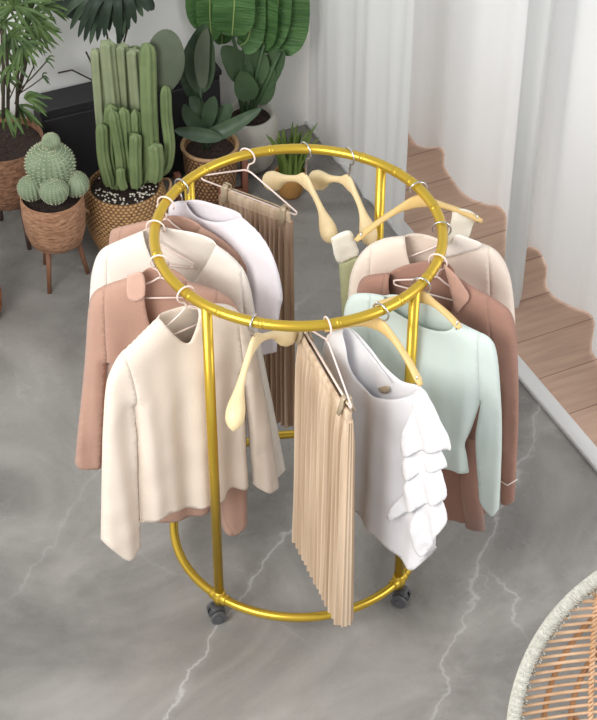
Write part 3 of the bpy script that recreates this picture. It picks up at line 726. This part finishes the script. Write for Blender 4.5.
def blade(mb, pts, wid, face=(0, -.7, .7), fold=.25, n=8, wav=0, seed=0, prof=None):
    """leaf blade along pts, half width wid, with a midrib fold"""
    P = catmull(pts, n); m = len(P); V = []; fc_ = Vector(face)
    for i, p in enumerate(P):
        t = (P[min(i+1, m-1)]-P[max(i-1, 0)]).normalized(); s = t.cross(fc_)
        if s.length < 1e-4: s = t.orthogonal()
        s.normalize(); nn = s.cross(t); q = i/(m-1)
        w = wid*(prof(q) if prof else math.sin(PI*min(1, q*.96+.04))**.7)
        wv_ = wav*math.sin(q*40+seed)
        V += [p-s*w+nn*(w*fold+wv_), p-s*w*.5+nn*w*fold*.4, p, p+s*w*.5+nn*w*fold*.4, p+s*w+nn*(w*fold-wv_)]
    mb.add(V, [(i*5+k, i*5+k+1, (i+1)*5+k+1, (i+1)*5+k) for i in range(m-1) for k in range(4)])
    return P
# P2 ball cactus in cork pot on legs
def ball_cactus(mb, ms, c, r, sz=.95, ribs=22, axis_tilt=0):
    def fn_(a, t): return 1+.075*math.cos(a*ribs)
    mb.sphere(c, r, ribs*4, 18, (1, 1, sz), fn_)
    c = Vector(c)
    for k in range(ribs):
        a = 2*PI*k/ribs
        for j in range(1, 15):
            t = PI*j/17
            p = c+Vector((r*1.05*math.sin(t)*math.cos(a), r*1.05*math.sin(t)*math.sin(a), r*sz*math.cos(t)))
            for s in (-1, 0, 1):
                d = (p-c).normalized()+Vector((-math.sin(a), math.cos(a), 0))*s*.9+Vector((0, 0, .3*(s == 0)))
                d.normalize(); e = p+d*r*.10; q = d.orthogonal().normalized()*r*.016
                ms.add([p-q, p+q, e], [(0, 1, 2)])
    for k in range(60):
        a = random.random()*2*PI; t = random.random()*.5; p = c+Vector((r*math.sin(t)*math.cos(a), r*math.sin(t)*math.sin(a), r*sz*math.cos(t)))
        d = (p-c).normalized()+Vector((random.uniform(-.8, .8), random.uniform(-.8, .8), 0)); d.normalize(); q = d.orthogonal().normalized()*r*.02
        ms.add([p-q, p+q, p+d*r*.12], [(0, 1, 2)])
c2 = Vector((-.950, 1.425, 0)); t2 = thing('potted_cactus', 'round ball cactus with four offsets in a cork pot on wooden legs', 'potted plant', tuple(c2))
R2 = .118
pot('cork_pot', M['cork'], t2, c2, [(.080, .185), (.104, .198), (.118, .25), (.124, .33), (.122, .405)], soil=M['soil'], soilz=.385)
stand(t2, c2, .078, .195, M['legw'], 3, rot=-1.9, splay=.03)
for (px, py, r, nm) in ((50, 164, .089, 0), (51, 141, .032, 1), (31, 188, .049, 2), (75, 184, .050, 3), (54, 191, .051, 4)):
    yy = c2.y+(0.02, .02, -.03, .0, -.08)[nm]; c = aty((px, py), yy)
    mb, ms = MB(), MB(); ball_cactus(mb, ms, c, r, .97 if nm else .92, 26 if nm == 0 else 18)
    b = mb.build('cactus_ball', M['cact'], t2); ms.build('spines', M['spine'], b, smooth=False)
# P7 small pot at the left edge
c7 = Vector((-1.235, 1.18, 0)); t7 = thing('potted_cactus', 'small ball cactus in an orange wicker pot cut by the left edge', 'potted plant', tuple(c7))
pot('wicker_pot', M['terra'], t7, c7, [(.07, .0), (.085, .05), (.09, .12), (.08, .19)], soil=M['soil'])
mb, ms = MB(), MB(); ball_cactus(mb, ms, c7+Vector((0, 0, .25)), .075, 1.2, 18); b = mb.build('cactus_ball', M['cact'], t7); ms.build('spines', M['spine'], b, smooth=False)
# P1 tall palm at left
c1 = Vector((-1.165, 1.70, 0)); t1 = thing('potted_palm', 'tall bushy lady palm in a dark cork pot on dark legs at the left', 'potted plant', tuple(c1))
pot('cork_pot', M['corkd'], t1, c1, [(.09, .20), (.125, .215), (.148, .29), (.160, .38), (.162, .475)], soil=M['soil'])
stand(t1, c1, .10, .21, M['legd'], 4, rot=-.95, splay=.02, rl=.012)
mb = MB(); ml = MB()
for (bx, by, tx, ty) in ((8, 118, 6, 40), (17, 117, 16, 40), (3, 118, 2, 30), (16, 100, 34, 66), (17, 92, 46, 62), (17, 95, 42, 78), (15, 104, 24, 52), (9, 100, 20, 70), (17, 98, 30, 40)):
    y0 = c1.y+random.uniform(-.05, .05); p, q = aty((bx, by), y0), aty((tx, ty), y0+random.uniform(-.06, .06)); th = .007 if ty == 40 or ty == 30 else .0028
    mb.tube([p, (p+q)/2+Vector((.004, .0, 0)), q], th, 6)
mb.build('stem', M['stemd'], t1)
random.seed(21)
for (px, py, L, n, a0, a1) in ((14, 6, 34, 16, -60, 240), (30, 14, 30, 12, -70, 160), (5, 22, 28, 12, -100, 260), (26, 30, 30, 14, -110, 100), (34, 24, 24, 10, -80, 80), (12, 34, 28, 12, -140, 60), (44, 6, 22, 8, -60, 100), (22, 46, 20, 9, -130, 20), (4, 48, 24, 9, -130, 60),
                                (20, -8, 34, 12, -90, 200), (2, -4, 30, 10, -90, 200), (12, 64, 16, 7, -140, 90), (4, 78, 18, 7, -110, 120), (24, 98, 26, 7, -30, 50), (18, 105, 24, 7, -100, -20), (5, 108, 22, 7, -140, -40), (46, 62, 9, 4, -20, 60), (42, 78, 8, 4, -30, 40)):
    y0 = c1.y+random.uniform(-.12, .10); c = aty((px, py), y0)
    for k in range(n):
        a = math.radians(a0+(a1-a0)*(k+random.uniform(-.3, .3))/max(1, n-1)); l = L/230*random.uniform(.75, 1.1)
        e = c+Vector((l*math.cos(a), random.uniform(-.06, .03), l*math.sin(a)*1.1-.02*l/.1))
        m_ = (c+e)/2+Vector((0, -.01, .02))
        blade(ml, [c, m_, e], .0065*(1 if L > 12 else .5), fold=.5, n=3, face=(random.uniform(-.4, .4), -.8, .6))
ml.build('fronds', M['palm'], t1)
# bench behind
cb = Vector((-.55, 1.985+.085, 0)); bd = wu
c = Vector((-.70, 2.0, 0))+Vector((-wu.y, wu.x, 0))*.076+bd*.03
tb = thing('low_cabinet', 'low black lacquered cabinet against the grey wall behind the cacti', 'cabinet', tuple(c))
mb = MB(); mb.box((c.x, c.y, .235), (.385, .062, .225), rz=WA, bev=.004); mb.build('carcass', M['bench'], tb, angle=30)
mb = MB(); mb.box((c.x, c.y, .475), (.392, .068, .013), rz=WA, bev=.003); mb.build('top', M['bench'], tb, angle=30)
for s in (-1, 0, 1):
    q = c+bd*s*.256-Vector((-wu.y, wu.x, 0))*.066; mb = MB(); mb.box((q.x, q.y, .235), (.124, .006, .21), rz=WA, bev=.003); mb.build('door', M['bench'], tb, angle=30)
# P3 column cactus in belly basket
c3 = Vector((-.69, 1.63, 0)); t3 = thing('potted_cactus', 'tall clustered column cactus with white pebbles in a round handled basket', 'potted plant', tuple(c3))
mb = MB(); mb.lathe(c3, [(.001, .0), (.11, .0), (.135, .03), (.158, .09), (.168, .145), (.166, .15)], 56); mb.build('basket_base', M['basket2'], t3)
mb = MB(); mb.lathe(c3, [(.166, .15), (.169, .20), (.163, .255), (.150, .302), (.142, .310), (.137, .303), (.136, .26)], 56); mb.build('basket_rim', M['basket'], t3)
s = MB(); s.disc(c3+Vector((0, 0, .283)), .138, 36, .004); s.build('soil', M['soil'], t3)
for a in (200, 25):
    r_ = math.radians(a); d = Vector((math.cos(r_), math.sin(r_), 0)); s_ = Vector((-d.y, d.x, 0)); mb = MB()
    mb.tube([c3+d*.160+s_*(.04*math.cos(t))+Vector((0, 0, .235))+d*.03*math.sin(t)+Vector((0, 0, .03*math.sin(t))) for t in [PI*k/10 for k in range(11)]], .006, 8); mb.build('handle', M['rim'], t3)
mb = MB()
for k in range(85):
    a = random.uniform(-PI, 0.15) if k < 65 else random.random()*2*PI; r_ = .128*math.sqrt(random.random()*.85+.12); mb.sphere(c3+Vector((r_*math.cos(a), r_*math.sin(a), .290)), random.uniform(.0035, .006), 6, 4, (1, 1, .7))
p = mb.build('pebbles', M['pebble'], t3); p['kind'] = 'stuff'
def column(pts, r, parent, m, ribs=5, name='cactus_column', nn=8):
    P = catmull(pts, nn); n = len(P); mb = MB(); seg = ribs*4; V = []; prev = None
    for i, p in enumerate(P):
        t = (P[min(i+1, n-1)]-P[max(i-1, 0)]).normalized()
        a = (prev if prev else Vector((1, 0, 0))); a = (a-t*a.dot(t)).normalized(); prev = a; b = t.cross(a)
        q = i/(n-1); rr = r*min(1, .75+q*2)*(math.sqrt(max(0, 1-((q-.88)/.12)**2)) if q > .88 else 1)
        for k in range(seg):
            g = 2*PI*k/seg; f = 1+.30*math.cos(g*ribs) if rr > 0 else 1
            V.append(p+(a*math.cos(g)+b*math.sin(g))*rr*f*.9)
    mb.add(V, [(i*seg+k, i*seg+(k+1) % seg, (i+1)*seg+(k+1) % seg, (i+1)*seg+k) for i in range(n-1) for k in range(seg)])
    return mb.build(name, m, parent)
def cp(px, py, dy): return aty((px+4, py-3), c3.y+dy)
for (pl, dy, r, mm) in (([(106, 188), (99, 160), (97, 126)], -.05, .022, 'col'), ([(112, 190), (106, 150), (107, 107)], -.01, .027, 'col'), ([(117, 188), (116, 160), (108, 112)], -.04, .020, 'col'),
                    ([(127, 184), (122, 150), (119, 110)], -.02, .022, 'col'), ([(131, 186), (132, 155), (131, 112)], .0, .022, 'col'), ([(132, 190), (131, 160), (131, 136)], -.05, .023, 'col'),
                    ([(138, 184), (146, 160), (144, 100), (143, 45)], .0, .030, 'col'), ([(120, 192), (117, 182), (116, 171)], -.07, .016, 'col'), ([(150, 184), (152, 165), (150, 146)], -.03, .028, 'col'),
                    ([(143, 178), (160, 172), (165, 150), (162, 118), (161, 88)], .03, .021, 'col'), ([(125, 175), (122, 130), (118, 60), (117, 48)], .07, .026, 'colp'), ([(113, 180), (110, 120), (104, 60), (103, 44)], .05, .028, 'colp'),
                    ([(134, 175), (134, 120), (130, 66), (129, 52)], .06, .026, 'colp'), ([(104, 178), (98, 130), (93, 70), (92, 52)], .05, .022, 'colp')):
    column([cp(x, y, dy) for x, y in pl], r, t3, M[mm])
def paddle(parent, c, rx, rz_, tilt, m, y, name='paddle', th=.014):
    mb = MB(); c = aty(c, y); V = []; seg = 28; rings = 6
    e1 = Vector((math.cos(tilt), 0, math.sin(tilt))); e2 = Vector((-math.sin(tilt), 0, math.cos(tilt)))
    for sg in (-1, 1):
        for i in range(rings+1):
            q = i/rings
            for k in range(seg):
                a = 2*PI*k/seg; sh = 1-.22*max(0, -math.sin(a))**2
                V.append(c+e1*rx*q*math.cos(a)*sh+e2*rz_*q*math.sin(a)+Vector((0, sg*th*math.sqrt(max(0, 1-q**2.5)), 0)))
    fs = [(o_+i*seg+k, o_+i*seg+(k+1) % seg, o_+(i+1)*seg+(k+1) % seg, o_+(i+1)*seg+k) for o_ in (0, (rings+1)*seg) for i in range(rings) for k in range(seg)]
    mb.add(V, fs); return mb.build(name, m, parent)
paddle(t3, (165, 62), .075, .145, -.10, M['paddle'], c3.y+.05)
paddle(t3, (139, 72), .062, .12, .1, M['paddle_l'], c3.y+.10)
# dark palm on the cabinet behind
c8 = Vector((-.765, 2.035, .488)); t8 = thing('potted_palm', 'dark drooping palm standing on the black cabinet behind the column cactus', 'potted plant', tuple(c8))
pot('ceramic_pot', M['ceram'], t8, c8, [(.038, .0), (.05, .03), (.056, .08), (.054, .11)], soil=M['soil'])
mb = MB(); random.seed(5)
Y8 = c8.y
for pl in ([(112, 100), (112, 60), (104, 20), (96, -6)], [(113, 100), (118, 60), (117, 20), (112, -8)], [(114, 100), (122, 50), (132, 10), (136, -10)], [(108, 100), (90, 60), (86, 52)], [(99, 100), (92, 80), (72, 70), (58, 73)]):
    mb.tube([aty(p, Y8-.01) for p in pl], .004, 6)
mb.build('stem', M['stemd'], t8)
def frond(pl, L, y, m, n=16, w=.012, down=1, ysp=.05):
    mb = MB(); P = catmull([aty(p, y) for p in pl], 6); mb.tube(P, .004, 6)
    for k in range(n):
        p = P[int(k/(n-1)*(len(P)-1))]; q = k/(n-1)
        for s in (-1, 1):
            l = L*(.6+.5*math.sin(PI*min(1, q+.2)))*random.uniform(.85, 1.1)
            e = p+Vector((s*l*.30+(pl[-1][0]-pl[0][0])*.0009, -ysp*random.random(), -down*l*.9)); mid_ = (p+e)/2+Vector((s*.03, -.01, .035))
            blade(mb, [p, mid_, e], w, fold=.35, n=4, face=(s*.3, -.9, .3))
    return mb.build('frond', m, t8)
for i, (tx, ty) in enumerate(((70, 30), (78, 38), (84, 42), (90, 45), (97, 42), (104, 38), (109, 32), (115, 28), (119, 44), (124, 36), (129, 30), (136, 24), (143, 17), (149, 12), (154, 8), (62, 18))):
    mb = MB(); mx_ = 116+(tx-116)*.62; my_ = -12+(ty+12)*.30
    blade(mb, [aty((116, -14), Y8-.06), aty((mx_, my_), Y8-.12-.02*(i % 3)), aty((tx, ty), Y8-.14-.02*(i % 2))], .017, fold=.35, n=6, face=((tx-116)*.006, -.9, .4)); mb.build('frond', M['palmd' if i % 3 else 'darkleaf'], t8)
for pl, w in (([(112, 2), (92, 10), (72, 10), (50, 2)], .040), ([(116, -5), (85, -2), (60, 6)], .03), ([(126, -8), (142, -2), (154, 10)], .03), ([(116, -10), (122, 10), (119, 40)], .022), ([(130, 0), (124, 20), (118, 46)], .02)):
    mb = MB(); blade(mb, [aty(p, Y8-.09) for p in pl], w, fold=.15, face=(0, -.7, .75)); mb.build('leaf', M['palmd'], t8)
# P4 dark leafy plant in rough basket on stand
c4 = Vector((-.362, 1.90, 0)); t4 = thing('potted_plant', 'dark broad-leaved plant in a rough woven pot on a reddish stand', 'potted plant', tuple(c4))
pot('woven_pot', M['basket3'], t4, c4, [(.085, .06), (.10, .10), (.108, .18), (.112, .26), (.118, .305)], soil=M['soil'], inner=.014)
mb = MB(); mb.tube([c4+Vector((.113*math.cos(a), .113*math.sin(a), .306)) for a in [2*PI*k/40 for k in range(40)]], .008, 8, closed=True); mb.build('pot_rim', M['rim'], t4)
for a in (200, 290, 20, 110):
    r_ = math.radians(a); p = c4+Vector((.145*math.cos(r_), .145*math.sin(r_), 0)); mb = MB(); mb.box((p.x, p.y, .10), (.013, .013, .10), rz=r_, bev=.002); mb.build('leg', M['redw'], t4)
mb = MB()
for a in (200, 290):
    r_ = math.radians(a); mb.box((c4.x, c4.y, .045), (.132, .012, .012), rz=r_)
mb.build('crosspiece', M['redw'], t4)
def leaves(parent, spec, y0, m, veinm=None, name='leaf'):
    for i, (pl, w, dy, fold) in enumerate(spec):
        mb = MB(); P = blade(mb, [aty(p, y0+dy) for p in pl], w, fold=fold, wav=.003, seed=i, n=8, face=(.15*math.sin(i*2.1), -.8, .6)); o = mb.build(name, m, parent)
        if veinm:
            v = MB(); v.tube([p+Vector((0, -.002, .002)) for p in P], [.003]*len(P), 6); v.build('midrib', veinm, o)
mb = MB()
for pl in ([(203, 152), (202, 120), (200, 80)], [(206, 150), (196, 128), (188, 116)], [(208, 150), (215, 128), (230, 122)], [(210, 152), (204, 138), (190, 134)], [(205, 150), (203, 110), (195, 70)]):
    mb.tube([aty(p, c4.y) for p in pl], .0035, 6)
mb.build('stem', M['darkleaf'], t4)
leaves(t4, [([(201, 92), (200, 60), (205, 24)], .062, 0, .2), ([(196, 100), (192, 70), (196, 34)], .05, .04, .25), ([(207, 133), (192, 120), (184, 104)], .030, -.02, .2), ([(205, 128), (201, 112), (190, 96)], .035, .0, .2),
            ([(203, 136), (225, 130), (262, 108)], .032, -.05, .3), ([(206, 132), (222, 116), (232, 104)], .035, .02, .2), ([(222, 138), (200, 135), (174, 130)], .030, -.07, .35), ([(206, 130), (210, 110), (214, 96)], .03, -.01, .2)], c4.y, M['darkleaf'])
leaves(t4, [([(203, 88), (202, 55), (207, 28)], .030, -.03, .3)], c4.y, M['paddle'])
# P5 banana plant in pale concrete pot
c5 = Vector((-.205, 2.19, 0)); t5 = thing('potted_banana_plant', 'large bright green banana plant in a pale concrete pot by the wall', 'potted plant', tuple(c5))
pot('concrete_pot', M['concrete'], t5, c5, [(.075, .0), (.098, .03), (.122, .12), (.122, .20), (.108, .262)], soil=M['soil'], inner=.016)
mb = MB()
for pl in ([(247, 116), (246, 90), (243, 50)], [(250, 116), (255, 80), (264, 44)], [(244, 116), (236, 80), (226, 52)], [(247, 100), (239, 60), (232, 34)], [(252, 112), (266, 84), (280, 52)]):
    mb.tube([aty(p, c5.y) for p in pl], [.010]*2+[.006], 8)
mb.build('stem', M['banana_d'], t5)
leaves(t5, [([(232, 36), (234, 10), (238, -60)], .085, -.05, .12), ([(240, 46), (250, 30), (254, -60)], .06, .0, .3), ([(262, 50), (264, 20), (268, -60)], .06, .02, .25), ([(264, 52), (276, 20), (282, -60)], .06, .05, .2),
            ([(276, 52), (288, 26), (296, -50)], .085, .07, .15), ([(212, 40), (210, 10), (212, -50)], .055, .02, .25), ([(205, 30), (199, 5), (198, -50)], .055, .05, .2), ([(222, 44), (222, 15), (220, -50)], .06, .06, .2)], c5.y, M['banana'], M['vein'])
leaves(t5, [([(246, 84), (238, 66), (222, 46)], .055, -.02, .2), ([(250, 86), (256, 66), (250, 44)], .055, .0, .2), ([(254, 92), (268, 72), (284, 50)], .055, .02, .2), ([(250, 100), (246, 88), (242, 70)], .05, -.04, .2), ([(258, 104), (264, 90), (272, 66)], .045, .0, .2)], c5.y, M['banana_d'])
# P6 little spiky plant in ochre pot
c6 = Vector((-.035, 1.975, 0)); t6 = thing('potted_plant', 'small spiky green plant in an ochre clay pot behind the ring', 'potted plant', tuple(c6))
pot('clay_pot', M['ochre'], t6, c6, [(.042, .0), (.052, .02), (.066, .08), (.070, .11)], soil=M['soil'])
mb = MB(); random.seed(3)
for k in range(90):
    a = random.random()*2*PI; r0 = random.random()*.045; b = c6+Vector((r0*math.cos(a), r0*math.sin(a), .09)); h = random.uniform(.13, .26)*(1.0-.3*random.random()); sp = random.uniform(.05, .42)*h
    blade(mb, [b, b+Vector((sp*.35*math.cos(a), sp*.35*math.sin(a), h*.6)), b+Vector((sp*math.cos(a), sp*math.sin(a)*.6, h))], .009, fold=.5, n=4, prof=lambda q: (1-q)**.6+.05)
mb.build('leaves', M['snake'], t6)
# ------------------------------------------------------------------ rattan chair
cc = Vector((1.116, -1.203, .52)); tch = thing('rattan_chair', 'round rattan bowl chair with white cord-wrapped rim at the lower right', 'chair', (cc.x, cc.y, 0))
ex = Vector((1, 0, 0)); ey = Vector((0, .667, .745)); en = Vector((0, -.745, .667)); RC = .535
def cpnt(a, b, depth=None):
    q = min(1, (a*a+b*b)/(RC*RC)); d = .20*(1-q)
    return cc+ex*a+ey*b-en*(d if depth is None else depth)
mb = MB(); mb.tube([cpnt(RC*math.cos(2*PI*k/110), RC*math.sin(2*PI*k/110), 0) for k in range(110)], .0185, 14, closed=True, up=tuple(en)); rimo = mb.build('rim', M['rope'], tch)
mb = MB(); random.seed(9)
for k in range(330):
    a = 2*PI*k/330; c = cpnt(RC*math.cos(a), RC*math.sin(a), 0); d = ex*math.cos(a)+ey*math.sin(a); t = -ex*math.sin(a)+ey*math.cos(a)
    j = random.uniform(-.004, .004)
    pts = [c+(d*math.cos(g)+en*math.sin(g))*.0200+t*(j+.006*math.sin(g)) for g in [PI*.25+PI*1.1*i/8 for i in range(9)]]
    pts.append(c-d*random.uniform(.023, .034)+en*random.uniform(-.002, .008)+t*random.uniform(-.008, .008))
    mb.tube(pts, .0022, 4, caps=False)
mb.build('cord_lashing', M['rope'], rimo)
nsl = 47; random.seed(4)
for k in range(nsl):
    b = -RC+.02+(2*RC-.04)*(k+.5)/nsl; w = math.sqrt(max(0, RC*RC-b*b))-.006
    mb = MB(); pts = []
    for i in range(17):
        a = -w+2*w*i/16; pts.append(cpnt(a, b+.008*math.sin((a+w)*3)))
    mb.tube(pts, [.0044 if k % 2 else .0050]*17, 8); mb.build('slat', M['rattan'], tch)
for a in (-.30, -.02, .27):      # twisted binding that ties the canes together
    mb = MB(); h = math.sqrt(RC*RC-a*a)-.01; n = 150
    for s in (0, PI):
        mb.tube([cpnt(a+.006*math.sin(i*1.4+s), -h+2*h*i/n)+en*.007*math.cos(i*1.4+s) for i in range(n+1)], .0042, 6)
    mb.build('binding', M['rattan'], tch)
for g in range(0, 360, 30):
    pass
mb = MB()
for rr, q in ((.36, .10), (.44, .15)):
    mb.tube([cpnt(rr*math.cos(2*PI*k/60), rr*math.sin(2*PI*k/60))-en*.016 for k in range(60)], .008, 8, closed=True)
mb.build('support_hoop', M['rattan_d'], tch)
bc = Vector((cc.x, cc.y+.12, 0))
mb = MB(); mb.tube([bc+Vector((.26*math.cos(2*PI*k/50), .26*math.sin(2*PI*k/50), .014)) for k in range(50)], .013, 10, closed=True)
mb.tube([bc+Vector((.20*math.cos(2*PI*k/50), .20*math.sin(2*PI*k/50), .20)) for k in range(50)], .012, 10, closed=True); mb.build('base_hoop', M['rattan_d'], tch)
for k in range(12):
    a = 2*PI*k/12; mb = MB()
    p = bc+Vector((.26*math.cos(a), .26*math.sin(a), .02)); q = bc+Vector((.20*math.cos(a+.26), .20*math.sin(a+.26), .20)); d = ex*math.cos(a+.4)*.25+ey*math.sin(a+.4)*.25
    r_ = cpnt(.36*math.cos(a+.4), .36*math.sin(a+.4))-en*.02
    mb.tube([p, q, r_], .009, 8); mb.build('strut', M['rattan_d'], tch)
# ------------------------------------------------------------------ camera, light
cam = bpy.data.cameras.new('camera'); co = bpy.data.objects.new('camera', cam); C.objects.link(co)
co.location = (0, -CD, CH); co.rotation_euler = (PI/2-TH, 0, 0)
cam.sensor_fit = 'VERTICAL'; cam.sensor_height = 24; cam.lens = F*24/720; cam.clip_end = 60
bpy.context.scene.camera = co
w = bpy.data.worlds.new('world'); bpy.context.scene.world = w; w.use_nodes = True
w.node_tree.nodes['Background'].inputs[0].default_value = (.93, .96, 1, 1); w.node_tree.nodes['Background'].inputs[1].default_value = .78
def area(name, loc, tgt, size, e, col=(1, 1, 1)):
    l = bpy.data.lights.new(name, 'AREA'); l.energy = e; l.size = size; l.color = col
    o = bpy.data.objects.new(name, l); C.objects.link(o); o.location = loc
    o.rotation_euler = (Vector(tgt)-Vector(loc)).to_track_quat('-Z', 'Y').to_euler(); return o
area('key_light', (-2.3, -2.9, 3.3), (-.5, -.5, .3), 2.2, 175, (1, .98, .95))
area('window_light', (4.2, -1.6, 3.0), (.2, .2, .6), 2.5, 80, (.97, .98, 1))
area('daylight', (4.6, 3.2, 2.2), (.9, 1.2, 1.0), 3.0, 105, (.95, .98, 1))
sc = bpy.context.scene
sc.view_settings.view_transform = 'Standard'; sc.view_settings.look = 'None'; sc.view_settings.exposure = 0
GR = {'sweater': 'knit sweaters on the rack', 'hanger': 'hangers on the upper ring', 'skirt': 'pleated skirts on the rack', 'curtain': 'white curtains by the window', 'blouse': 'white blouses on the rack'}
for o in list(bpy.data.objects):
    if o.get('category') in GR: o['group'] = GR[o['category']]
for o in list(bpy.data.objects):
    if '_w' in o: del o['_w']
